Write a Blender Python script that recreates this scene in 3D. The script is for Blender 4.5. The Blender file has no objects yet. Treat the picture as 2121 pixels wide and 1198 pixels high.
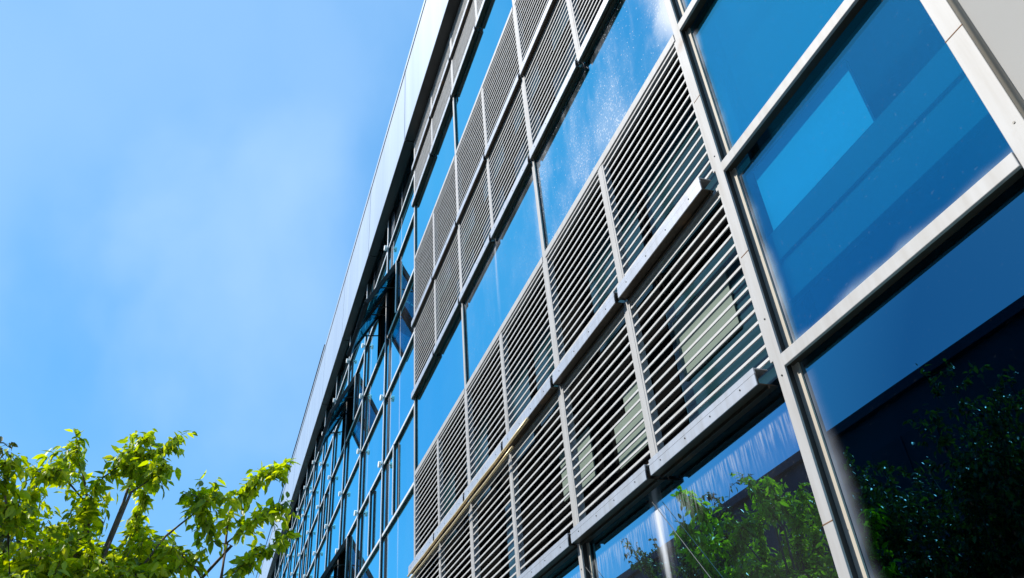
import bpy, math, random
import numpy as np
from mathutils import Vector, Matrix
R = math.radians
random.seed(7); rng = np.random.default_rng(11)
S = bpy.context.scene; COL = S.collection

# ------------------------------------------------------------------ camera
cam_d = bpy.data.cameras.new('camera'); cam = bpy.data.objects.new('camera', cam_d); COL.objects.link(cam)
cam_d.sensor_width = 36.0; cam_d.lens = 27.921; cam_d.clip_end = 4000; cam_d.clip_start = 0.05
Mr = Matrix(((0.32598841, 0.56975214, 0.75439649), (0.94266017, -0.13548234, -0.30501858), (-0.07157759, 0.81057204, -0.58124832)))
M4 = Mr.to_4x4(); M4.translation = Vector((0.17367, -2.33781, 1.6)); cam.matrix_world = M4
S.camera = cam

# ------------------------------------------------------------------ sky, sun, exposure
SUNV = Vector((-0.34, -1.0, 0.95)).normalized()
elev = math.asin(SUNV.z); rot = math.atan2(SUNV.x, SUNV.y)
W = bpy.data.worlds.new('World'); S.world = W; W.use_nodes = True
nt = W.node_tree; nt.nodes.clear()
def N(nt, t, **k):
    n = nt.nodes.new(t)
    for a, b in k.items():
        if a[0] == 'i' and a[1:].isdigit(): n.inputs[int(a[1:])].default_value = b
        else: setattr(n, a, b)
    return n
out = N(nt, 'ShaderNodeOutputWorld'); bg = N(nt, 'ShaderNodeBackground'); bg.inputs[1].default_value = 0.15
sky = N(nt, 'ShaderNodeTexSky'); sky.sky_type = 'NISHITA'; sky.sun_disc = False; sky.sun_elevation = elev; sky.sun_rotation = rot
sky.air_density = 1.0; sky.dust_density = 0.6; sky.ozone_density = 2.2
tc = N(nt, 'ShaderNodeTexCoord')
mp = N(nt, 'ShaderNodeMapping'); mp.inputs['Scale'].default_value = (1.0, 1.6, 1.3); mp.inputs['Location'].default_value = (.35, .2, .1); mp.inputs['Rotation'].default_value = (.3, .5, .4)
n1 = N(nt, 'ShaderNodeTexNoise'); n1.inputs['Scale'].default_value = 2.0; n1.inputs['Detail'].default_value = 6; n1.inputs['Roughness'].default_value = .45
n1.inputs['Distortion'].default_value = .15
r1 = N(nt, 'ShaderNodeMapRange'); r1.inputs[1].default_value = .34; r1.inputs[2].default_value = .64; r1.inputs[3].default_value = 0; r1.inputs[4].default_value = .85; r1.interpolation_type = 'SMOOTHSTEP'
az = N(nt, 'ShaderNodeMixRGB'); az.inputs[0].default_value = .62; az.inputs[2].default_value = (.45, 2.45, 5.5, 1)
hs = N(nt, 'ShaderNodeHueSaturation'); hs.inputs['Saturation'].default_value = 1.15; hs.inputs['Value'].default_value = 1.15; hs.inputs['Hue'].default_value = .492
mx = N(nt, 'ShaderNodeMixRGB'); mx.inputs[2].default_value = (2.7, 4.1, 6.0, 1)
L = nt.links.new
L(tc.outputs['Generated'], mp.inputs[0]); L(mp.outputs[0], n1.inputs[0]); L(n1.outputs[0], r1.inputs[0])
L(sky.outputs[0], hs.inputs['Color']); L(hs.outputs[0], az.inputs[1]); L(az.outputs[0], mx.inputs[1]); 
acc = None
for d_, lo, wgt in (((-.825, .0, .565), .975, .22), ((-.67, -.30, .717), .90, .24)):
    dn = N(nt, 'ShaderNodeVectorMath', operation='DOT_PRODUCT'); nrm = N(nt, 'ShaderNodeVectorMath', operation='NORMALIZE'); L(tc.outputs['Generated'], nrm.inputs[0])
    L(nrm.outputs[0], dn.inputs[0]); dn.inputs[1].default_value = Vector(d_).normalized()
    ad_ = N(nt, 'ShaderNodeMath', operation='MULTIPLY_ADD'); L(n1.outputs[0], ad_.inputs[0]); ad_.inputs[1].default_value = (1-lo)*3.2; ad_.inputs[2].default_value = -(1-lo)*1.6
    sm = N(nt, 'ShaderNodeMath', operation='ADD'); L(dn.outputs['Value'], sm.inputs[0]); L(ad_.outputs[0], sm.inputs[1])
    rr = N(nt, 'ShaderNodeMapRange', interpolation_type='SMOOTHSTEP'); L(sm.outputs[0], rr.inputs[0])
    for i_, v_ in zip((1, 2, 3, 4), (lo, 1.0, 0, wgt)): rr.inputs[i_].default_value = v_
    if acc is None: acc = rr.outputs[0]
    else:
        a_ = N(nt, 'ShaderNodeMath', operation='ADD'); L(acc, a_.inputs[0]); L(rr.outputs[0], a_.inputs[1]); acc = a_.outputs[0]
a_ = N(nt, 'ShaderNodeMath', operation='MULTIPLY_ADD'); L(r1.outputs[0], a_.inputs[0]); a_.inputs[1].default_value = .24; L(acc, a_.inputs[2])
a2_ = N(nt, 'ShaderNodeMath', operation='MINIMUM'); L(a_.outputs[0], a2_.inputs[0]); a2_.inputs[1].default_value = .9
L(a2_.outputs[0], mx.inputs[0]); L(mx.outputs[0], bg.inputs[0]); L(bg.outputs[0], out.inputs[0])
sd = bpy.data.lights.new('sun', 'SUN'); sd.energy = 5.0; sd.angle = R(.53); sd.color = (1, .955, .88)
sun = bpy.data.objects.new('sun', sd); COL.objects.link(sun); sun.rotation_euler = SUNV.to_track_quat('Z', 'Y').to_euler(); sun.location = (-20, -50, 60)
S.view_settings.view_transform = 'Standard'; S.view_settings.look = 'None'; S.view_settings.gamma = 1; S.view_settings.exposure = 0.35
S.render.engine = 'CYCLES'

# ------------------------------------------------------------------ helpers
class MB:
    def __init__(s): s.v = []; s.f = []
    def quad(s, a, b, c, d):
        n = len(s.v); s.v += [a, b, c, d]; s.f.append((n, n+1, n+2, n+3))
    def box(s, x0, x1, y0, y1, z0, z1):
        n = len(s.v)
        s.v += [(x0,y0,z0),(x1,y0,z0),(x1,y1,z0),(x0,y1,z0),(x0,y0,z1),(x1,y0,z1),(x1,y1,z1),(x0,y1,z1)]
        s.f += [(n+3,n+2,n+1,n),(n+4,n+5,n+6,n+7),(n,n+1,n+5,n+4),(n+1,n+2,n+6,n+5),(n+2,n+3,n+7,n+6),(n+3,n,n+4,n+7)]
        return s
    def prism(s, prof, x0, x1):          # profile in (y, z), counterclockwise, extruded along x
        n = len(s.v); k = len(prof)
        s.v += [(x0, y, z) for y, z in prof] + [(x1, y, z) for y, z in prof]
        s.f += [tuple(range(n, n+k))[::-1], tuple(range(n+k, n+2*k))]
        for i in range(k):
            j = (i+1) % k; s.f.append((n+i, n+j, n+k+j, n+k+i))
        return s
    def tube(s, pts, rad, sides=6):
        pts = [Vector(p) for p in pts]; n0 = len(s.v); k = sides
        if not hasattr(rad, '__len__'): rad = [rad]*len(pts)
        for i, p in enumerate(pts):
            d = (pts[min(i+1, len(pts)-1)] - pts[max(i-1, 0)]).normalized()
            a = d.cross(Vector((0, 0, 1)) if abs(d.z) < .9 else Vector((1, 0, 0))).normalized(); b = d.cross(a)
            for j in range(k):
                t = 2*math.pi*j/k; s.v.append(tuple(p + (a*math.cos(t) + b*math.sin(t))*rad[i]))
        for i in range(len(pts)-1):
            for j in range(k):
                q = n0+i*k; s.f.append((q+j, q+(j+1) % k, q+k+(j+1) % k, q+k+j))
        s.f.append(tuple(n0+j for j in range(k))[::-1]); s.f.append(tuple(n0+(len(pts)-1)*k+j for j in range(k)))
        return s
    def build(s, name, mat, parent=None, loc=None, bevel=0, smooth=False):
        me = bpy.data.meshes.new(name); me.from_pydata([tuple(v) for v in s.v], [], s.f); me.update()
        me.materials.append(mat)
        if smooth: me.polygons.foreach_set('use_smooth', [True]*len(me.polygons))
        o = bpy.data.objects.new(name, me); COL.objects.link(o)
        if parent: o.parent = parent
        if loc: o.location = loc
        if bevel:
            b = o.modifiers.new('bevel', 'BEVEL'); b.width = bevel; b.segments = 2; b.limit_method = 'ANGLE'
        return o
def empty(name, loc, label, cat, group=None):
    o = bpy.data.objects.new(name, None); COL.objects.link(o); o.location = loc; o['label'] = label; o['category'] = cat
    if group: o['group'] = group
    return o

# ------------------------------------------------------------------ materials
def mat(name):
    m = bpy.data.materials.new(name); m.use_nodes = True; m.node_tree.nodes.clear()
    o = N(m.node_tree, 'ShaderNodeOutputMaterial'); return m, m.node_tree, o
def simple(name, col, rough=.5, metal=0., noise=0., scale=3., bump=0., spec=.5):
    m, t, o = mat(name); p = N(t, 'ShaderNodeBsdfPrincipled'); t.links.new(p.outputs[0], o.inputs[0])
    p.inputs['Base Color'].default_value = (*col, 1); p.inputs['Roughness'].default_value = rough; p.inputs['Metallic'].default_value = metal
    p.inputs['Specular IOR Level'].default_value = spec
    if noise or bump:
        g = N(t, 'ShaderNodeNewGeometry'); n = N(t, 'ShaderNodeTexNoise'); n.inputs['Scale'].default_value = scale; n.inputs['Detail'].default_value = 6
        t.links.new(g.outputs['Position'], n.inputs[0])
        r = N(t, 'ShaderNodeMapRange'); r.inputs[1].default_value = .3; r.inputs[2].default_value = .7; r.inputs[3].default_value = 1-noise; r.inputs[4].default_value = 1+noise*.4
        t.links.new(n.outputs[0], r.inputs[0])
        v = N(t, 'ShaderNodeVectorMath', operation='SCALE'); v.inputs[0].default_value = col; t.links.new(r.outputs[0], v.inputs['Scale']); t.links.new(v.outputs[0], p.inputs['Base Color'])
        if bump:
            b = N(t, 'ShaderNodeBump'); b.inputs['Strength'].default_value = bump; b.inputs['Distance'].default_value = .01; t.links.new(n.outputs[0], b.inputs['Height']); t.links.new(b.outputs[0], p.inputs['Normal'])
    return m
def metal_mat(name, col, rough, rust, metal=.35, vert=True):
    """aluminium with vertical water streaks, faint grime and small rust spots"""
    m, t, o = mat(name); k = t.links.new
    p = N(t, 'ShaderNodeBsdfPrincipled'); k(p.outputs[0], o.inputs[0])
    p.inputs['Metallic'].default_value = metal; p.inputs['Roughness'].default_value = rough
    g = N(t, 'ShaderNodeNewGeometry')
    mp_ = N(t, 'ShaderNodeMapping'); mp_.inputs['Scale'].default_value = (22, 22, 2.2) if vert else (9, 9, 9); k(g.outputs['Position'], mp_.inputs[0])
    a = N(t, 'ShaderNodeTexNoise'); a.inputs['Scale'].default_value = 1; a.inputs['Detail'].default_value = 5; k(mp_.outputs[0], a.inputs[0])
    r = N(t, 'ShaderNodeMapRange'); r.inputs[1].default_value = .35; r.inputs[2].default_value = .72; r.inputs[3].default_value = 0; r.inputs[4].default_value = .55; k(a.outputs[0], r.inputs[0])
    x1 = N(t, 'ShaderNodeMixRGB'); x1.inputs[1].default_value = (*col, 1); x1.inputs[2].default_value = (col[0]*.72, col[1]*.67, col[2]*.60, 1); k(r.outputs[0], x1.inputs[0])
    b = N(t, 'ShaderNodeTexNoise'); b.inputs['Scale'].default_value = 3.1; b.inputs['Detail'].default_value = 9; b.inputs['Roughness'].default_value = .65; k(g.outputs['Position'], b.inputs[0])
    r2 = N(t, 'ShaderNodeMapRange'); r2.inputs[1].default_value = .66-rust*.1; r2.inputs[2].default_value = .74; r2.inputs[3].default_value = 0; r2.inputs[4].default_value = rust; k(b.outputs[0], r2.inputs[0])
    x2 = N(t, 'ShaderNodeMixRGB'); x2.inputs[2].default_value = (.22, .115, .045, 1); k(x1.outputs[0], x2.inputs[1]); k(r2.outputs[0], x2.inputs[0])
    k(x2.outputs[0], p.inputs['Base Color'])
    bp = N(t, 'ShaderNodeBump'); bp.inputs['Strength'].default_value = .12; bp.inputs['Distance'].default_value = .004; k(a.outputs[0], bp.inputs['Height']); k(bp.outputs[0], p.inputs['Normal'])
    return m
ALU = metal_mat('aluminium_cap', (.39, .39, .39), .6, .5, metal=.08)
ALU2 = metal_mat('bright_aluminium_cap', (.78, .78, .78), .4, .15, metal=.2)
SLAT = metal_mat('slat_aluminium', (.50, .50, .495), .6, .25, metal=.08, vert=False)
SILL = metal_mat('sill_aluminium', (.52, .53, .56), .36, .35, metal=.45)
SOFF = metal_mat('sill_underside', (.055, .040, .026), .45, .6, metal=.3, vert=False)  # shade under sills and transoms painted in as a near-black brown
CREAM = metal_mat('cream_sealed_frame', (.46, .42, .35), .6, .4, metal=0)
GOLD = metal_mat('gold_sun_glint', (.86, .66, .36), .36, .25, metal=.45, vert=False)  # sun glint on the ledge painted as a gold colour
DARK = simple('dark_gasket', (.018, .017, .016), .6)
DARKM = simple('dark_bronze_metal', (.035, .035, .033), .38, .5, noise=.4, scale=2)
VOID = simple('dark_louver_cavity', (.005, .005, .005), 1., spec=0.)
TEAL = simple('shaded_window_glass', (.010, .036, .045), .12, 0, spec=.35)
MINT = simple('painted_mint_reflection', (.15, .20, .165), .8, noise=.12)  # pale mint colour paints reflections in the windows behind the slats
BTN = simple('fixing_disc', (.9, .88, .84), .5, .0)
CLAD = simple('beige_cladding', (.36, .355, .34), .85, 0, noise=.05, scale=1.3, bump=.05, spec=.1)
ROOM = simple('room_paint', (.06, .07, .08), .8, noise=.1)
BEAM = simple('painted_beam', (.20, .21, .20), .8, noise=.1)
PALEW = simple('white_room_panel', (.86, .86, .82), .7, noise=.08, scale=2)
RUST = simple('rusty_joint_sealant', (.20, .10, .05), .9, noise=.4, scale=30)
CONC = simple('concrete_opposite', (.035, .04, .055), .8, noise=.3, scale=.6)
PAVE = simple('paving', (.27, .26, .24), .85, noise=.25, scale=1.5)
ASPH = simple('asphalt', (.055, .055, .057), .9, noise=.3, scale=4)
OWIN = simple('opposite_window_glass', (.022, .026, .034), .7)
CABLE = simple('steel_cable', (.035, .04, .045), .6, .2)

def fascia_mat():
    m, t, o = mat('pale_fascia_panel'); k = t.links.new; p = N(t, 'ShaderNodeBsdfPrincipled'); k(p.outputs[0], o.inputs[0])
    g = N(t, 'ShaderNodeNewGeometry'); mp_ = N(t, 'ShaderNodeMapping'); mp_.inputs['Scale'].default_value = (3.2, 1, .12); k(g.outputs['Position'], mp_.inputs[0])
    a = N(t, 'ShaderNodeTexNoise'); a.inputs['Scale'].default_value = 1; a.inputs['Detail'].default_value = 4; k(mp_.outputs[0], a.inputs[0])
    x = N(t, 'ShaderNodeMixRGB'); x.inputs[1].default_value = (.36, .40, .46, 1); x.inputs[2].default_value = (.56, .60, .64, 1); k(a.outputs[0], x.inputs[0]); k(x.outputs[0], p.inputs['Base Color'])
    p.inputs['Metallic'].default_value = .45; p.inputs['Roughness'].default_value = .35
    return m
FASC = fascia_mat()

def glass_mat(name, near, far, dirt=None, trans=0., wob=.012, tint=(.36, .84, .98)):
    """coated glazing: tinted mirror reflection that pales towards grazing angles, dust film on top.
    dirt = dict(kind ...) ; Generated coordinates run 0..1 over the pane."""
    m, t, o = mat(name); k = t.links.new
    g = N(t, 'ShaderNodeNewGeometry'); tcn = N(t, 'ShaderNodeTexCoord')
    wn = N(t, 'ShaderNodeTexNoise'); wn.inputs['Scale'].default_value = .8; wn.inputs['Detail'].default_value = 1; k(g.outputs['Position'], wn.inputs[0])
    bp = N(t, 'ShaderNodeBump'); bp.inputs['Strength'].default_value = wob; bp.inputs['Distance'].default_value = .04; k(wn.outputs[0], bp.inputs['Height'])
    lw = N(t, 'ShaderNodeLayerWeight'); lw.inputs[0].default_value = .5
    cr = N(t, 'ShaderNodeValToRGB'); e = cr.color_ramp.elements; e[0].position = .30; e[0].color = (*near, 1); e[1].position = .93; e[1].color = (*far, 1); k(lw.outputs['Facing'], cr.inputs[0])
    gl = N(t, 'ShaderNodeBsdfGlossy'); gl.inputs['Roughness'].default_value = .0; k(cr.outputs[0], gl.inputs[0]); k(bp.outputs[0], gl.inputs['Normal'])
    cur = gl.outputs[0]
    if trans:
        tr = N(t, 'ShaderNodeBsdfTransparent'); tr.inputs[0].default_value = (*tint, 1)
        mxs = N(t, 'ShaderNodeMixShader'); mxs.inputs[0].default_value = trans; k(cur, mxs.inputs[1]); k(tr.outputs[0], mxs.inputs[2]); cur = mxs.outputs[0]
    if dirt:
        sp = N(t, 'ShaderNodeSeparateXYZ'); k(tcn.outputs['Generated'], sp.inputs[0])
        spw = N(t, 'ShaderNodeSeparateXYZ'); k(g.outputs['Position'], spw.inputs[0])
        def M(op, a, b=None, c=None):
            n = N(t, 'ShaderNodeMath', operation=op)
            for i, q in enumerate((a, b, c)):
                if q is None: continue
                if isinstance(q, (int, float)): n.inputs[i].default_value = q
                else: k(q, n.inputs[i])
            return n.outputs[0]
        def ramp(v, a, b, lo, hi):
            n = N(t, 'ShaderNodeMapRange', interpolation_type='SMOOTHSTEP'); k(v, n.inputs[0])
            for i, q in zip((1, 2, 3, 4), (a, b, lo, hi)): n.inputs[i].default_value = q
            return n.outputs[0]
        def noise(sc, det=3, vec=(1, 1, 1)):
            mpn = N(t, 'ShaderNodeMapping'); mpn.inputs['Scale'].default_value = vec; k(g.outputs['Position'], mpn.inputs[0])
            n = N(t, 'ShaderNodeTexNoise'); n.inputs['Scale'].default_value = sc; n.inputs['Detail'].default_value = det; k(mpn.outputs[0], n.inputs[0]); return n.outputs[0]
        w, h = dirt['size']; soft = noise(3.5, 2); terms = []
        for side, (wd, amt) in dirt.get('edges', {}).items():
            d = {'l': M('MULTIPLY', sp.outputs[0], w), 'r': M('MULTIPLY', M('SUBTRACT', 1., sp.outputs[0]), w), 'b': M('MULTIPLY', sp.outputs[2], h), 't': M('MULTIPLY', M('SUBTRACT', 1., sp.outputs[2]), h)}[side]
            d2 = M('ADD', d, M('MULTIPLY', M('SUBTRACT', soft, .5), wd*.9))
            terms.append(M('POWER', ramp(d2, 0, wd, 1., 0.), 1.6)); terms[-1] = M('MULTIPLY', terms[-1], amt)
        if 'speck' in dirt:
            a = ramp(noise(1.3, 5, (1, 1, .6)), .40, .75, 0., 1.)
            v = ramp(noise(60, 2), .58, .68, 0., 1.)
            s2 = ramp(noise(7, 5, (1.2, 1, .45)), .5, .8, 0., .5)
            terms.append(M('MULTIPLY', M('ADD', M('ADD', M('MULTIPLY', a, .5), M('MULTIPLY', M('MULTIPLY', v, a), 1.2)), M('MULTIPLY', s2, .5)), dirt['speck']))
        if 'film' in dirt: terms.append(M('MULTIPLY', ramp(noise(2., 3, (1, 1, .35)), .35, .75, .3, 1.), dirt['film']))
        if 'drips' in dirt:
            a = ramp(noise(60, 4, (1, 1, .10)), .38, .75, 0., 1.)
            fall = ramp(spw.outputs[2], 2.90, 3.20, 0., 1.)
            lit = ramp(spw.outputs[2], 3.175, 3.19, 1., 0.)  # drips end at the ledge's shadow line, shade cut into the mask
            terms.append(M('MULTIPLY', M('MULTIPLY', M('MULTIPLY', a, lit), M('POWER', fall, 2.)), dirt['drips']))
        for (cx, wd, amt, z0, z1) in dirt.get('streaks', ()):
            dx = M('ABSOLUTE', M('SUBTRACT', M('ADD', spw.outputs[0], M('MULTIPLY', M('SUBTRACT', noise(26, 4, (1, 1, .12)), .5), wd*1.3)), cx))
            s_ = ramp(dx, 0, wd, 1., 0.); terms.append(M('MULTIPLY', M('MULTIPLY', s_, ramp(spw.outputs[2], z0, z1, 0.1, 1.)), amt))
        tot = terms[0]
        for q in terms[1:]: tot = M('ADD', tot, q)
        spk = ramp(noise(55, 1), .70, .76, 0., .5)     # scattered dust specks
        tot = M('MINIMUM', M('ADD', tot, M('MULTIPLY', spk, dirt.get('dots', .3))), .92)
        df = N(t, 'ShaderNodeBsdfDiffuse'); df.inputs[0].default_value = (*dirt.get('col', (.62, .65, .70)), 1)
        mx2 = N(t, 'ShaderNodeMixShader'); k(tot, mx2.inputs[0]); k(cur, mx2.inputs[1]); k(df.outputs[0], mx2.inputs[2]); cur = mx2.outputs[0]
    k(cur, o.inputs[0]); return m
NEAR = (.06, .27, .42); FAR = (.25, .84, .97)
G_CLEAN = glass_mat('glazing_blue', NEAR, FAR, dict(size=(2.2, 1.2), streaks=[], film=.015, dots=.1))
G_SASH = glass_mat('sash_glazing_teal', (.04, .30, .42), (.20, .60, .70), dict(size=(.9, 1.1), film=.22, dots=0., col=(.10, .42, .52)), trans=.6, tint=(.25, .72, .85))  # teal film puts light coming through the sash into its colour
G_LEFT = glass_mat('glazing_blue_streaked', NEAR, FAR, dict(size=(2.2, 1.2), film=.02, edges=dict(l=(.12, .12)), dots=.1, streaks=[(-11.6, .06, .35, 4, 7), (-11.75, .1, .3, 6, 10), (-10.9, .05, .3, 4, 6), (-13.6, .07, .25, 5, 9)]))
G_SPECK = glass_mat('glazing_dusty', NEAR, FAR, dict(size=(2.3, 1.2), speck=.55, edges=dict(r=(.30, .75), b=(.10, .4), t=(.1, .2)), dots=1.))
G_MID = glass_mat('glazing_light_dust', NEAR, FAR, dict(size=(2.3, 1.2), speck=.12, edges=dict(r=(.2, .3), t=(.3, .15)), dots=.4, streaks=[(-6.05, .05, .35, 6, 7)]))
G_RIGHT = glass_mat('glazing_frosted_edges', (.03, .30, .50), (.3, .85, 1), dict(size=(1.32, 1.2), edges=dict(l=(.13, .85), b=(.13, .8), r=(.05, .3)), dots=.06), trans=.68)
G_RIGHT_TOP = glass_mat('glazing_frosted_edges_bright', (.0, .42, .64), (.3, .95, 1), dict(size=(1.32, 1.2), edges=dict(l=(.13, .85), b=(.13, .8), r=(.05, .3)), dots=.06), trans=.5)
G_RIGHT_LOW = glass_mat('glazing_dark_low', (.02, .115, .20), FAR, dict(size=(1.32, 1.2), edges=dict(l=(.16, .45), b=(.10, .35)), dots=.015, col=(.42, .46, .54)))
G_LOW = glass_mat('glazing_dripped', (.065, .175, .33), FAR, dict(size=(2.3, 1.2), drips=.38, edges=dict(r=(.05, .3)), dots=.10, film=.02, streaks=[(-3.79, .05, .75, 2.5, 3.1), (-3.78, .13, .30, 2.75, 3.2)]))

def leaf_mat(name, c1, c2, c3, tr=.42):
    m, t, o = mat(name); k = t.links.new
    g = N(t, 'ShaderNodeNewGeometry')
    n = N(t, 'ShaderNodeTexNoise'); n.inputs['Scale'].default_value = 1.8; n.inputs['Detail'].default_value = 2; k(g.outputs['Position'], n.inputs[0])
    a = N(t, 'ShaderNodeAttribute', attribute_name='tone')
    ad = N(t, 'ShaderNodeMath', operation='MULTIPLY_ADD'); k(a.outputs['Fac'], ad.inputs[0]); ad.inputs[1].default_value = .75; 
    sb = N(t, 'ShaderNodeMath', operation='MULTIPLY'); k(n.outputs[0], sb.inputs[0]); sb.inputs[1].default_value = .3; k(sb.outputs[0], ad.inputs[2])
    cr = N(t, 'ShaderNodeValToRGB'); e = cr.color_ramp.elements; e[0].position = .15; e[0].color = (*c1, 1); e[1].position = .9; e[1].color = (*c3, 1); q = e.new(.5); q.color = (*c2, 1); k(ad.outputs[0], cr.inputs[0])
    p = N(t, 'ShaderNodeBsdfPrincipled'); k(cr.outputs[0], p.inputs['Base Color']); p.inputs['Roughness'].default_value = .42; p.inputs['Specular IOR Level'].default_value = .4
    tl = N(t, 'ShaderNodeBsdfTranslucent'); hv = N(t, 'ShaderNodeHueSaturation'); hv.inputs['Value'].default_value = 1.9; hv.inputs['Saturation'].default_value = 1.1; k(cr.outputs[0], hv.inputs['Color']); k(hv.outputs[0], tl.inputs[0])
    ms = N(t, 'ShaderNodeMixShader'); ms.inputs[0].default_value = tr; k(p.outputs[0], ms.inputs[1]); k(tl.outputs[0], ms.inputs[2]); k(ms.outputs[0], o.inputs[0])
    return m
LEAF = leaf_mat('cherry_leaf', (.10, .17, .01), (.36, .46, .012), (.62, .62, .03))
LEAFD = leaf_mat('cherry_leaf_darker', (.035, .045, .012), (.09, .105, .02), (.26, .27, .04), .2)
BARK = simple('bark', (.16, .12, .09), .85, noise=.5, scale=14, bump=.5)

# ------------------------------------------------------------------ ground
def struct(o): o['kind'] = 'structure'; return o
g_ = MB(); g_.quad((-900, -900, -.06), (900, -900, -.06), (900, 900, -.06), (-900, 900, -.06)); struct(g_.build('ground', PAVE))
g_ = MB(); g_.box(-120, 60, -6.5, .3, -.3, 0.06); struct(g_.build('pavement', PAVE, bevel=.01))
g_ = MB(); g_.box(-120, 60, -12.2, -6.51, -.3, -.05); struct(g_.build('road', ASPH))

# ------------------------------------------------------------------ the office building
B = empty('office_building', (-4.85, .1, 0), 'blue mirrored glass and aluminium office facade with louvered bands rising at the right', 'building')
OFF = Vector((4.85, -.1, 0))
def P(mb, name, m, parent=None, **k):
    """link a part of the building; its mesh is given in world coordinates"""
    o = mb.build(name, m, parent or B, **k)
    if (parent is None or parent is B): o.location = OFF
    return o
M_ = [-.985, -2.40, -4.80, -7.235, -9.645]                  # main mullions right of the joint
LM = [-11.90, -14.12, -16.30, -18.32, -20.30, -22.25, -24.2, -26.1, -28.1, -30.1, -32.1, -34.1, -36.1, -38.1, -40.1, -42.1, -44.1]
TOP = 12.38
ZB = [.1, 1.0, 2.17]                                         # rows below the first sill
R0, R1, R2, R3, R4, R5, R6, R7, R8 = 3.355, 4.59, 5.83, 7.02, 8.24, 9.46, 10.66, 11.50, TOP
# core volume behind the glass
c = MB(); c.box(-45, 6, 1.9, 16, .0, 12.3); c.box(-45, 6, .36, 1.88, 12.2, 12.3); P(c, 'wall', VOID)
c = MB(); c.box(-45.3, 6.2, .12, 16.2, 13.5, 13.7); P(c, 'roof', CONC)
G = .058                                                     # front face of the glass
# mullion caps
def mullion(x, z0, z1, w=.062, inner=.12, name='mullion', thin=False):
    c = MB(); c.box(x-w/2, x+w/2, -.002, .012, z0, z1)
    o = P(c, name, ALU2 if thin else ALU, bevel=.003)
    c2 = MB(); c2.box(x-w*.36, x+w*.36, .0125, .046, z0, z1); c2.build('neck', DARK, o)
    c2 = MB(); c2.box(x-inner/2, x+inner/2, .0465, G-.002, z0, z1); 
    if not thin: c2.build('inner_frame', CREAM, o)
    return o
mullion(M_[0], .1, 12.38, .084, .10)
mullion(M_[1], .1, TOP, .064, .135)
for x in M_[2:4]: mullion(x, .1, TOP, .060, .115)
mullion(M_[4], .1, TOP, .058, .10)
for x in LM: mullion(x, .1, TOP, .040, .06, thin=True)
# transoms
def transom(x0, x1, z, h=.07, y0=-.006, name='transom', dark=True):
    c = MB(); c.box(x0, x1, y0, max(.012, y0+.012), z-h/2, z+h/2); o = P(c, name, ALU2 if x1 < -9.6 else ALU, bevel=.003)
    if dark:
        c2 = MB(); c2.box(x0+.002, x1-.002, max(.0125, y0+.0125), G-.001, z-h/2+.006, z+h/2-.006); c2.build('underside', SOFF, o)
    return o
for i, z in enumerate([1.0, 2.13, 3.372, 4.605, 5.845, 7.06, 8.27, 9.49, 10.7, 11.6]):
    transom(M_[1]+.034, M_[0]-.044, z, .064)
for i in range(3):                                           # heads of the louver bands
    for z in (1.0, 2.17, R2, R5):
        transom(M_[i+2]+.032, M_[i+1]-.034, z, .066)
lx = [M_[4]] + LM
ROWS = [1.0, 2.17, 3.36, 4.58, 5.77, 6.95, 8.17, 9.37, 10.56, 11.46]
for i in range(len(lx)-1):
    for z in ROWS: transom(lx[i+1]+.027, lx[i]-.027, z, .044, .018)
HALF = {(0, 9): None}
halves = [(-11.08, 9.40, 10.53), (-11.05, 5.80, 6.92), (-12.95, 5.80, 6.92), (-15.25, 9.4, 10.53), (-15.3, 5.80, 6.92), (-19.3, 8.2, 9.34), (-23.2, 8.2, 9.34), (-17.3, 4.61, 5.74)]
for x, z0, z1 in halves: mullion(x, z0, z1, .034, .05, 'half_mullion', thin=True)
# glass panes
def pane(x0, x1, z0, z1, m, parent=None, y=.058, th=.012):
    c = MB(); c.box(x0, x1, y, y+th, z0, z1); return P(c, 'glass_pane', m)   # each pane its own part
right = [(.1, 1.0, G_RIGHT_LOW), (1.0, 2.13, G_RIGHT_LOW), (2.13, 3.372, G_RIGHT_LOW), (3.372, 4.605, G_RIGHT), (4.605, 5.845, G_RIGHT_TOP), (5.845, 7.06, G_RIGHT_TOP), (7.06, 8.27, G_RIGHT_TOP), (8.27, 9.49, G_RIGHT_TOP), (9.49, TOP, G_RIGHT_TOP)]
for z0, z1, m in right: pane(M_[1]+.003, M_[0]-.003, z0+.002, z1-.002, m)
for i in range(3):
    x0, x1 = M_[i+2]+.003, M_[i+1]-.003
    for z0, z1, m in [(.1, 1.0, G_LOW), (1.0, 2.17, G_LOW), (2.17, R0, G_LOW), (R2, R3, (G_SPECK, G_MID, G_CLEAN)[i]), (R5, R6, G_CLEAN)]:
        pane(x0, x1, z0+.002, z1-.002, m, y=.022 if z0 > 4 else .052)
zl = [.1] + ROWS + [12.375]
casements = {(0, 8), (1, 8), (2, 8), (3, 8), (2, 5), (3, 5)}
for i in range(len(lx)-1):
    for j in range(len(zl)-1):
        x0, x1, z0, z1 = lx[i+1]+.003, lx[i]-.003, zl[j]+.002, zl[j+1]-.002
        if i == 0 and j == 8: x0 = -11.08
        if i == 1 and j == 8: x1 = -12.95
        if i == 1 and j == 8: x0 = lx[2]+.003
        if i == 2 and j == 8: x0 = -15.25
        if i == 2 and j == 8: pass
        if i == 3 and j == 8: x1 = -17.25
        if i == 2 and j == 5: x0 = -15.3
        if i == 3 and j == 5: x1 = -17.25
        if i == 1 and j == 8 or True:
            pane(x0, x1, z0, z1, G_LEFT if i < 3 else G_CLEAN)
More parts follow.
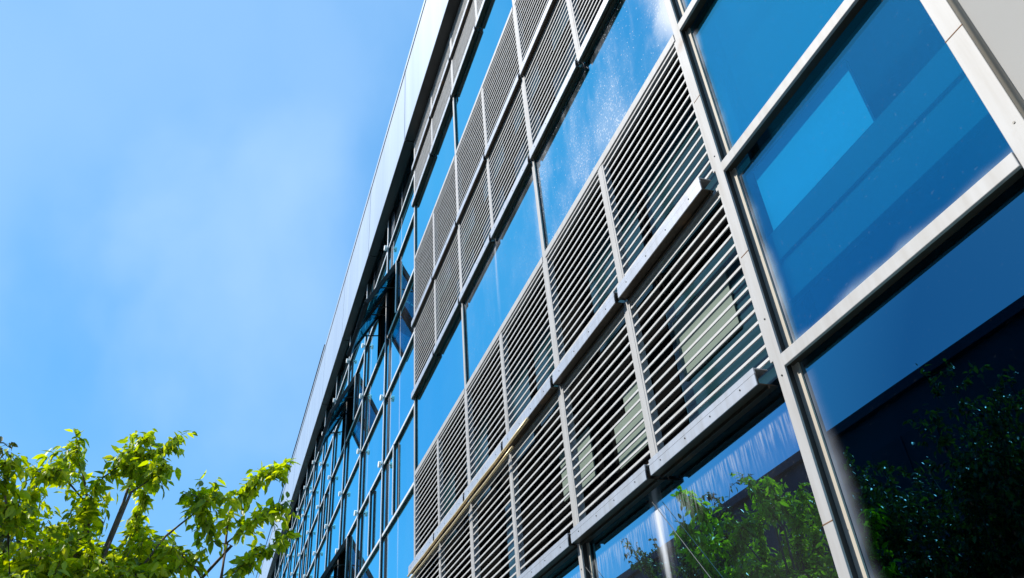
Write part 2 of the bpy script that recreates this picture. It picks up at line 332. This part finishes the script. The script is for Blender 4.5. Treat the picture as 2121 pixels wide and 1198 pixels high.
# open casements, hinged at the top, swung outwards
def casement(x0, x1, ztop, h, ang):
    piv = Vector(((x0+x1)/2, .045, ztop)); w = (x1-x0)/2; t = .075
    root = bpy.data.objects.new('open_casement', None); COL.objects.link(root); root.parent = B; root.location = piv + OFF; root.rotation_euler = (-R(ang), 0, 0)
    root['label'] = 'open casement window swung outwards from its top edge'
    c = MB(); c.box(-w, -w+t, -.035, .035, -h, 0); c.box(w-t, w, -.035, .035, -h, 0); c.box(-w+t, w-t, -.035, .035, -t, 0); c.box(-w+t, w-t, -.035, .035, -h, -h+t)
    c.build('sash_frame', DARKM, root, bevel=.004)
    c = MB(); c.box(-w+t-.005, w-t+.005, -.012, .012, -h+t-.005, -t+.005); c.build('sash_glass', G_SASH, root)
    c = MB()
    for s in (-1, 1): MB().tube([(s*(w-.1), .03, -h*.55), (s*(w-.1), h*.55*math.sin(R(ang))+.02, -h*.35)], .012).build('stay_arm', DARKM, root)
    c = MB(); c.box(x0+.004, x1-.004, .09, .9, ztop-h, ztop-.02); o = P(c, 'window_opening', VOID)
    return root
casement(-11.95+.03, -11.1, 10.53, 1.12, 29)
casement(-12.93, -11.98, 10.53, 1.12, 29)
casement(-16.28, -15.28, 10.53, 1.12, 27)
casement(-17.24, -16.32, 10.53, 1.12, 27)
casement(-16.28, -15.32, 6.92, 1.10, 30)
casement(-17.24, -16.32, 6.92, 1.10, 30)
# thin wires added before the lowest panes to draw mirrored cables, rust-stained joints and screws on the near frames
for a, b in (((-3.77, .016, 3.235), (-2.86, .016, 2.05)), ((-4.90, .016, 3.29), (-3.72, .016, 2.1))):
    c = MB(); c.tube([a, b], .0022, 6); P(c, 'cable_reflection_line', CABLE)
for x, w_, zz in ((M_[0], .084, (3.985, 6.4)), (M_[1], .064, (2.62, 4.02, 5.2))):
    for z in zz:
        c = MB(); c.box(x-w_/2-.001, x+w_/2+.001, -.0032, .0, z-.0022, z+.0022); P(c, 'cap_joint', RUST)
for x, zz in ((M_[0]+.01, (3.49, 4.45)), (M_[1], (3.31, 3.62, 4.72, 2.36)), (M_[2], (3.15, 2.6))):
    for z in zz:
        c = MB(); c.tube([(x, -.0045, z), (x, -.0015, z)], .0048, 10); P(c, 'cap_screw', DARKM)
# round glass fixings of the point-held panes
for i, x in enumerate(LM[:9]):
    for j, z in enumerate(ROWS):
        if z < 6.5: continue
        if i in (0, 2) and z in (9.37,) : continue
        if i in (0, 2) and z == 10.56: continue
        c = MB(); c.tube([(x, -.062, z), (x, -.02, z)], .052, 14); o = P(c, 'glass_fixing', BTN, smooth=False)
        c2 = MB(); c2.tube([(x, -.02, z), (x, .056, z)], .014, 8); c2.build('fixing_bolt', DARKM, o)

# louver bands: frames, slats, ledges
def louver(x0, x1, z0, z1, back):
    """one half-bay louver panel between ledge z0 and head z1"""
    root = bpy.data.objects.new('louver_panel', None); COL.objects.link(root); root.parent = B; root.location = OFF
    f = MB(); f.box(x0, x0+.020, .0, .05, z0, z1); f.box(x1-.020, x1, .0, .05, z0, z1); f.box(x0+.020, x1-.020, .004, .05, z1-.022, z1); f.build('louver_frame', ALU, root)
    s = MB(); n = 16; p = (z1-.03-z0)/n
    for k in range(n):
        z = z0 + p*(k+.45); a, b = x0+.016, x1-.016
        dz = random.uniform(-.0015, .0015)
        ty = random.uniform(-.001, .001)
        s.prism([(.004+ty, z-.008+dz), (.008+ty, z-.0095+dz), (.012, z-.008+dz), (.012, z+.003+dz), (.008+ty, z+.0065+dz), (.004+ty, z+.0065+dz)], a, b)
    s.build('slats', SLAT, root)
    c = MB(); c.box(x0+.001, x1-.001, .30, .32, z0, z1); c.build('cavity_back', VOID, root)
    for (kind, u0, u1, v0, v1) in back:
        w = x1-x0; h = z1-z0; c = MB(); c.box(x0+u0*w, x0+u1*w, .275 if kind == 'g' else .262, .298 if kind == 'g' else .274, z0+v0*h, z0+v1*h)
        c.build('shaded_window' if kind == 'g' else 'reflection_patch', TEAL if kind == 'g' else MINT, root)  # pale panels added to paint reflections in the windows behind the slats
    return root
def ledge(x0, x1, zb, zt, up=0.):
    """projecting sill channel: front lip with a groove, dark underside, bracket at its left joint"""
    c = MB(); h = zt-zb
    c.prism([(-.072+up, zb), (-.066+up, zb), (-.066+up, zb+h*.62), (-.072+up, zb+h*.62)][::-1], x0, x1)
    c.prism([(-.070+up, zb+h*.66), (-.062+up, zb+h*.66), (-.062+up, zt), (-.070+up, zt)][::-1], x0, x1)
    c.box(x0, x1, -.062+up, .012, zt-.006, zt)
    o = P(c, 'window_ledge', SILL)
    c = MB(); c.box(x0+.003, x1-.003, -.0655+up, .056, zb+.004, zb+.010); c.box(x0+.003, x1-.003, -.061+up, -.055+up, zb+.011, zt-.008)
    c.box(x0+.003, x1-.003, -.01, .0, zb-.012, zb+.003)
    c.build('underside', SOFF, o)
    c = MB(); c.box(x0-.034, x0-.002, -.052+up, .0, zb+.012, zt-.012); c.box(x0-.028, x0-.010, -.06+up, -.053+up, zb+.02, zb+.05); c.build('bracket', DARKM, o)
    c = MB()
    for q in (.12, .38, .62, .88):
        xx = x0+(x1-x0)*q; c.tube([(xx, -.0745+up, zb+h*.42), (xx, -.0715+up, zb+h*.42)], .0045, 8)
    c.build('rivets', DARKM, o)
    return o
halfx = []
for i in range(3):
    a, b = M_[i+1], M_[i+2]; mid = (a+b)/2 + (0.0 if i else -.02)
    halfx += [(mid, a, i), (b, mid, i)]
bands = [(R0, R1, R2), (R3, R4, R5), (R6, R7, R8)]
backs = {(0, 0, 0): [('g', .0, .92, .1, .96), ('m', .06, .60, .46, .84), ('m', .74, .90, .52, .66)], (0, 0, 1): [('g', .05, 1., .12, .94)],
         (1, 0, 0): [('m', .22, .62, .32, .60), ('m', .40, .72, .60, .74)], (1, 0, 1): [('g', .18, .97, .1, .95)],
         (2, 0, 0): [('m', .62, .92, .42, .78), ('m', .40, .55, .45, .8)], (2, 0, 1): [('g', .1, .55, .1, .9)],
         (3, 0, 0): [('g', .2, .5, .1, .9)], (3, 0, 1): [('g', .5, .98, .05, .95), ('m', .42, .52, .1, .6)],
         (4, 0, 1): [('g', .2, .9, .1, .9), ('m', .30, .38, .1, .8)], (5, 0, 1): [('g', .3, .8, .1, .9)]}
for k, (x0, x1, i) in enumerate(halfx):
    wl = .030 if (k % 2) else .024; wr = .024 if (k % 2) else .032
    xa, xb = x0+wl, x1-wr
    for bi, (za, zm, zt) in enumerate(bands):
        zt2 = zt-.034 if bi < 2 else zt-.002
        louver(xa, xb, za+.050, zm-.050, backs.get((k, bi, 0), [('g', .1, .8, .1, .9)] if bi else []))
        louver(xa, xb, zm+.050, zt2, backs.get((k, bi, 1), [('g', .2, .9, .1, .9)] if bi else []))
        e0 = -.045 if (k % 2 and i == 2) else .0
        for z in (za, zm):
            ledge(x0+.018+e0+(.0 if e0 else .022), x1-(.016 if k else .10), z-.045, z+.045, .0 if bi == 0 else .028)
        if k % 2 == 0:                                         # narrow half mullion between the two louver panels of a bay
            for z0, z1 in ((za+.046, zm-.046), (zm+.046, zt2+.0)):
                c = MB(); c.box(x0-.0235, x0+.0235, -.003, .03, z0, z1); o = P(c, 'half_mullion', ALU, bevel=.003)
                c = MB(); c.box(x0-.010, x0+.010, .032, .06, z0, z1); c.build('neck', DARKM, o)
# gold tubes under the middle ledge, added to paint its sun glint
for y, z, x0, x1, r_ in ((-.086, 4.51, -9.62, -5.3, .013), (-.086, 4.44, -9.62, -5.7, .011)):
    c = MB(); c.tube([(x0+(x1-x0)*q/10, y, z+.004*math.sin(q*2.1)-.006*(1-q/10)) for q in range(11)] , r_, 10); P(c, 'glint_tube', GOLD, smooth=True)
# beige cladding beside the right mullion
c = MB(); c.box(-.912, 6, -.004, .30, 3.0, 12.3); P(c, 'cladding_panel', CLAD)
c = MB(); c.tube([(-.925, -.006, 3.0), (-.925, -.006, 12.3)], .014, 12); P(c, 'edge_bead', CREAM, smooth=True)
c = MB(); c.box(-.912, 6, .01, .34, .1, 2.996); P(c, 'plinth_panel', CLAD)
# roof fascia
FB = 12.14
def fx(): return [6.0] + [-2.8-3.42*i for i in range(13)]
F = fx()
for a, b in zip(F[:-1], F[1:]):
    c = MB(); c.box(b+.016, a-.016, -.18, -.15, FB+.012, 13.98); o = P(c, 'fascia_panel', FASC)
    c = MB(); c.box(b+.008, a-.008, -.195, .10, 13.985, 14.10); o = P(c, 'coping', FASC)
    c = MB(); c.box(b+.01, a-.01, -.176, -.02, FB, FB+.010); c.box(b+.01, a-.01, -.019, .0, FB-.002, TOP+.012); c.box(b+.01, a-.01, .001, .30, TOP, TOP+.012); o = P(c, 'soffit_trim', DARKM)
    c = MB(); c.box(b+.02, a-.02, .003, .055, TOP-.06, TOP-.002); c.build('soffit_channel', DARK, o)
c = MB(); c.box(F[-1], F[0], -.148, -.03, FB+.02, 13.97); P(c, 'fascia_backing', DARK)
# room behind the right-hand pane
c = MB(); c.box(-2.36, -.93, .30, .34, 3.38, 7.05); P(c, 'room_wall', ROOM)
c = MB(); c.box(-2.36, -.93, .12, .16, 3.935, 4.104); c.box(-2.36, -.93, .135, .16, 3.895, 3.934); c.box(-2.36, -.93, .12, .16, 3.70, 3.894); P(c, 'ceiling_beam', BEAM)
c = MB(); c.box(-2.285, -1.52, .122, .14, 4.107, 4.525); P(c, 'room_panel', PALEW)

# ------------------------------------------------------------------ roof cable and reflected wires
def cable(pts, r_, label):
    c = MB(); c.tube(pts, r_, 6); o = c.build('cable', CABLE, smooth=True); o['label'] = label; o['category'] = 'cable'
cable([(-20, -.20, 14.13), (-26, -.20, 14.16), (-34, -.21, 14.3), (-45, -.22, 14.6)], .018, 'thin steel cable running just outside the roof edge')
def mir(p): return (p[0], .2-p[1], p[2])

# ------------------------------------------------------------------ opposite building (seen reflected)
O = empty('opposite_building', (-25, -14, 0), 'dark flat-roofed block mirrored with its straight roof edge in the lower right panes', 'building')
def PO(mb, name, m, parent=None):
    o = mb.build(name, m, parent or O)
    if parent is None: o.location = (25, 14, 0)
    return o
c = MB(); c.box(-75, 16, -26, -14, 0, 10.75); wall = PO(c, 'wall', CONC)
c = MB(); c.box(-75.2, 16.2, -26.2, -13.8, 10.753, 11.02); PO(c, 'roof', CONC)
for fl in range(3):
    for i in range(26):
        x = 14-i*3.4; c = MB(); c.box(x-2.3, x, -13.99, -13.93, 1.2+fl*3.4, 3.0+fl*3.4); w_ = PO(c, 'window', OWIN)
        c = MB(); c.box(x-2.36, x+.06, -13.985, -13.95, 1.1+fl*3.4, 1.19+fl*3.4); c.box(x-1.18, x-1.12, -13.925, -13.9, 1.2+fl*3.4, 3.0+fl*3.4); c.build('window_frame', CONC, w_)

# ------------------------------------------------------------------ trees
def leaves_mesh(name, pos, axis, size, mat_, parent, tone):
    n = len(pos); pos = np.asarray(pos); axis = np.asarray(axis); axis /= np.linalg.norm(axis, axis=1)[:, None]
    up = np.array([0, 0, 1.]) + rng.normal(0, .55, (n, 3)); side = np.cross(axis, up); side /= np.linalg.norm(side, axis=1)[:, None]
    nor = np.cross(side, axis)
    size = np.asarray(size)[:, None]
    # local profile along the axis: (t, half width, drop)
    prof = [(0, 0, 0), (.28, .21, .02), (.62, .19, -.03), (1., 0, -.14)]
    fold = .07
    V = []
    for (t_, w_, d_) in prof:
        c0 = pos + axis*size*t_ + nor*size*d_
        if w_ == 0: V.append(c0)
        else:
            V.append(c0 - nor*size*fold*.6); V.append(c0 + side*size*w_ + nor*size*fold*.6); V.append(c0 - side*size*w_ + nor*size*fold*.6)
    V = np.stack(V, 1).reshape(-1, 3); k = 8   # 0 base,1 m1,2 r1,3 l1,4 m2,5 r2,6 l2,7 tip
    fa = [(0, 1, 2), (0, 3, 1), (1, 4, 5, 2), (1, 3, 6, 4), (4, 7, 5), (4, 6, 7)]
    faces = []
    for i in range(n):
        q = i*k; faces += [tuple(q+a for a in f) for f in fa]
    me = bpy.data.meshes.new(name); me.from_pydata(V.tolist(), [], faces); me.update(); me.materials.append(mat_)
    at = me.attributes.new('tone', 'FLOAT', 'POINT'); at.data.foreach_set('value', np.repeat(np.asarray(tone), k).astype(np.float32))
    me.polygons.foreach_set('use_smooth', [True]*len(me.polygons))
    o = bpy.data.objects.new(name, me); COL.objects.link(o); o.parent = parent; return o
def resample(pts, step):
    pts = [np.array(p, float) for p in pts]; out = []
    for a, b in zip(pts[:-1], pts[1:]):
        n = max(1, int(np.linalg.norm(b-a)/step))
        for i in range(n): out.append(a+(b-a)*i/n)
    out.append(pts[-1]); return out
def tree(base, crotch, chains, blobs, label, matl, seed, leafsize=.085, per=1.):
    r = np.random.default_rng(seed); T = empty('cherry_tree', base, label, 'tree', 'cherry trees beside the glass facade')
    b0 = np.array(base, float); wood = MB(); LP, LA, LS, LT = [], [], [], []
    trunk = MB(); tp = [(0, 0, -.1), (.03, .02, crotch[2]*.35), (-.04, .05, crotch[2]*.7), tuple(np.array(crotch)-b0)]
    trunk.tube(tp, [.17, .14, .12, .10], 10); tr_ = trunk.build('trunk', BARK, T, smooth=True)
    def leafy(pts, dens, start=.0, spread=.05):
        rs = resample(pts, .045/dens); n = len(rs)
        for i, p in enumerate(rs):
            if i < n*start: continue
            d = rs[min(i+1, n-1)]-rs[max(i-1, 0)]; d = d/(np.linalg.norm(d)+1e-9)
            for q in range(3):
                if r.random() < .06: continue
                ax = d*.45 + r.normal(0, .55, 3) + np.array([0, 0, -.62]); LP.append(p + r.normal(0, spread*.35, 3)); LA.append(ax); LS.append(leafsize*r.uniform(.6, 1.25)); LT.append(np.clip(r.normal(.46, .30), 0, 1))
    def limb(pts, r0, r1): 
        n = len(pts); wood.tube([tuple(np.array(p)-b0) for p in pts], [r0+(r1-r0)*(i/(n-1))**.7 for i in range(n)], 7)
    cr = np.array(crotch)
    for pts, start, nt_ in chains:
        pts = [np.array(p) for p in pts]; s = pts[0]; mid = cr*.45+s*.55+np.array([0, 0, -.12])
        limb([cr, mid]+pts, .020, .003)
        leafy(pts[1:], 2.3, start)
        rs = resample(pts[1:], .05)
        for _ in range(int(nt_*1.7)):             # side twigs with their own leaves
            i = int(r.uniform(start, 1)*(len(rs)-1)); p = rs[i]; d = r.normal(0, 1, 3); d[2] = d[2]*.7; d /= np.linalg.norm(d); ln = r.uniform(.06, .20)
            q = p+d*ln; limb([p, (p+q)/2+r.normal(0, .01, 3), q], .004, .0015); leafy([p, q], 1.1)
    for (c_, rad, nl, nt_) in blobs:              # fuller masses: limbs into an ellipsoid, each with leafy twigs
        c_ = np.array(c_); rad = np.array(rad)
        for _ in range(nl):
            d = r.normal(0, 1, 3); d /= np.linalg.norm(d); e = c_+d*rad*r.uniform(.55, 1.)
            e[2] = max(e[2], c_[2]-rad[2]*.9)
            s = cr+(c_-cr)*r.uniform(.2, .7)+r.normal(0, .1, 3); m_ = (s+e)/2+r.normal(0, .12, 3)-np.array([0, 0, .05])
            limb([cr, s, m_, e], .02, .003); rs = resample([s, m_, e], .06)
            for _ in range(nt_):
                i = int(r.uniform(.25, 1)*(len(rs)-1)); p = rs[i]; d2 = r.normal(0, 1, 3)+d*.9; d2[2] = d2[2]*.6+.2; d2 /= np.linalg.norm(d2); ln = r.uniform(.12, .42)
                q = p+d2*ln; limb([p, (p+q)/2+np.array([0, 0, .02]), q], .005, .0015); leafy([p, (p+q)/2+np.array([0, 0, .02]), q], per)
    wood.build('branches', BARK, T, smooth=True)
    LP = np.array(LP)-b0
    leaves_mesh('leaves', LP, LA, LS, matl, T, LT)
    print(label[:30], 'leaves', len(LP))
CH = {'a':[(-6.75,-2.99,3.47),(-6.70,-2.86,3.69),(-6.64,-2.74,3.89),(-6.59,-2.57,4.05),(-6.53,-2.44,4.23),(-6.55,-2.32,4.18)],
'b':[(-6.87,-2.27,3.51),(-6.79,-2.28,3.80),(-6.68,-2.29,4.12),(-6.62,-2.21,4.27),(-6.56,-2.06,4.41),(-6.50,-1.86,4.52)],
'c':[(-6.77,-2.29,3.49),(-6.66,-2.27,3.86),(-6.62,-2.13,3.99),(-6.57,-2.01,4.09),(-6.54,-1.86,4.17)],
'd':[(-6.58,-2.33,3.43),(-6.54,-2.21,3.59),(-6.49,-2.04,3.71),(-6.46,-1.92,3.78),(-6.42,-1.78,3.88)],
'e':[(-6.68,-2.36,3.46),(-6.63,-2.46,3.61),(-6.60,-2.60,3.73),(-6.57,-2.76,3.79)],
'f':[(-6.91,-3.30,3.51),(-6.80,-3.32,3.88),(-6.68,-3.35,4.19),(-6.63,-3.29,4.34),(-6.59,-3.12,4.50),(-6.51,-2.98,4.72)],
'f2':[(-6.72,-3.11,4.18),(-6.64,-3.08,4.40),(-6.59,-3.01,4.53),(-6.57,-2.88,4.60),(-6.53,-2.80,4.70)],
'f3':[(-6.51,-3.05,4.18),(-6.48,-2.93,4.28),(-6.44,-2.84,4.41),(-6.44,-2.80,4.40)],
'g':[(-6.87,-3.41,4.26),(-6.80,-3.46,4.40),(-6.72,-3.54,4.57),(-6.67,-3.56,4.68)],
'g2':[(-6.71,-3.35,4.12),(-6.62,-3.53,4.28),(-6.56,-3.62,4.39),(-6.57,-3.76,4.30)],
'h':[(-6.46,-3.68,3.38),(-6.32,-3.78,3.77),(-6.21,-3.86,4.05),(-6.14,-3.86,4.21),(-6.13,-3.81,4.27)],
'h2':[(-7.24,-3.71,3.59),(-7.10,-3.77,4.04),(-6.98,-3.86,4.32),(-6.94,-3.75,4.48),(-6.93,-3.59,4.57)],
'i':[(-7.05,-2.84,3.55),(-6.96,-2.93,3.83),(-6.87,-3.01,4.08),(-6.80,-2.98,4.30),(-6.73,-2.95,4.47)],
'j':[(-6.76,-2.23,3.87),(-6.66,-2.41,3.87),(-6.52,-2.46,3.98),(-6.45,-2.53,4.15),(-6.43,-2.66,4.18)],
'k':[(-6.54,-2.99,3.48),(-6.53,-2.83,3.55),(-6.53,-2.73,3.56),(-6.53,-2.67,3.59)]}
ch = [(CH['a'], .62, 6), (CH['b'], .25, 14), (CH['c'], .25, 10), (CH['d'], .2, 8), (CH['e'], .2, 8), (CH['f'], .1, 16), (CH['f2'], .0, 12), (CH['f3'], 0, 7), (CH['g'], .35, 5), (CH['g2'], .1, 8), (CH['h'], .1, 12), (CH['h2'], .1, 12), (CH['i'], .1, 12), (CH['j'], .3, 7), (CH['k'], 0, 6)]
tree((-7.3, -3.9, 0), (-7.15, -3.5, 2.5), ch, [((-6.95, -3.5, 3.45), (.75, .95, .66), 95, 15), ((-6.85, -3.1, 3.75), (.35, .5, .5), 14, 10), ((-6.7, -2.6, 3.5), (.15, .35, .18), 5, 7)],
     'sunlit yellow-green cherry tree at lower left, branch tips overlapping the far facade', LEAF, 3, .094, 1.25)
tree((-12.0, -5.6, 0), (-11.9, -5.5, 3.2), [], [((-12.2, -5.3, 5.0), (2.7, 1.3, 1.3), 80, 14), ((-10.5, -5.0, 6.0), (.5, .4, .8), 9, 9)],
     'tall broad cherry tree seen mirrored in the pane under the lowest louver band', LEAFD, 5, .09, .9)
tree((-6.1, -5.9, 0), (-6.1, -5.7, 2.2), [], [((-6.5, -5.2, 4.2), (2.1, 1.1, 1.65), 120, 17), ((-5.5, -5.2, 5.3), (.5, .4, .75), 14, 10)],
     'dense cherry tree seen mirrored in the dark lower right pane', LEAFD, 8, .08, .9)
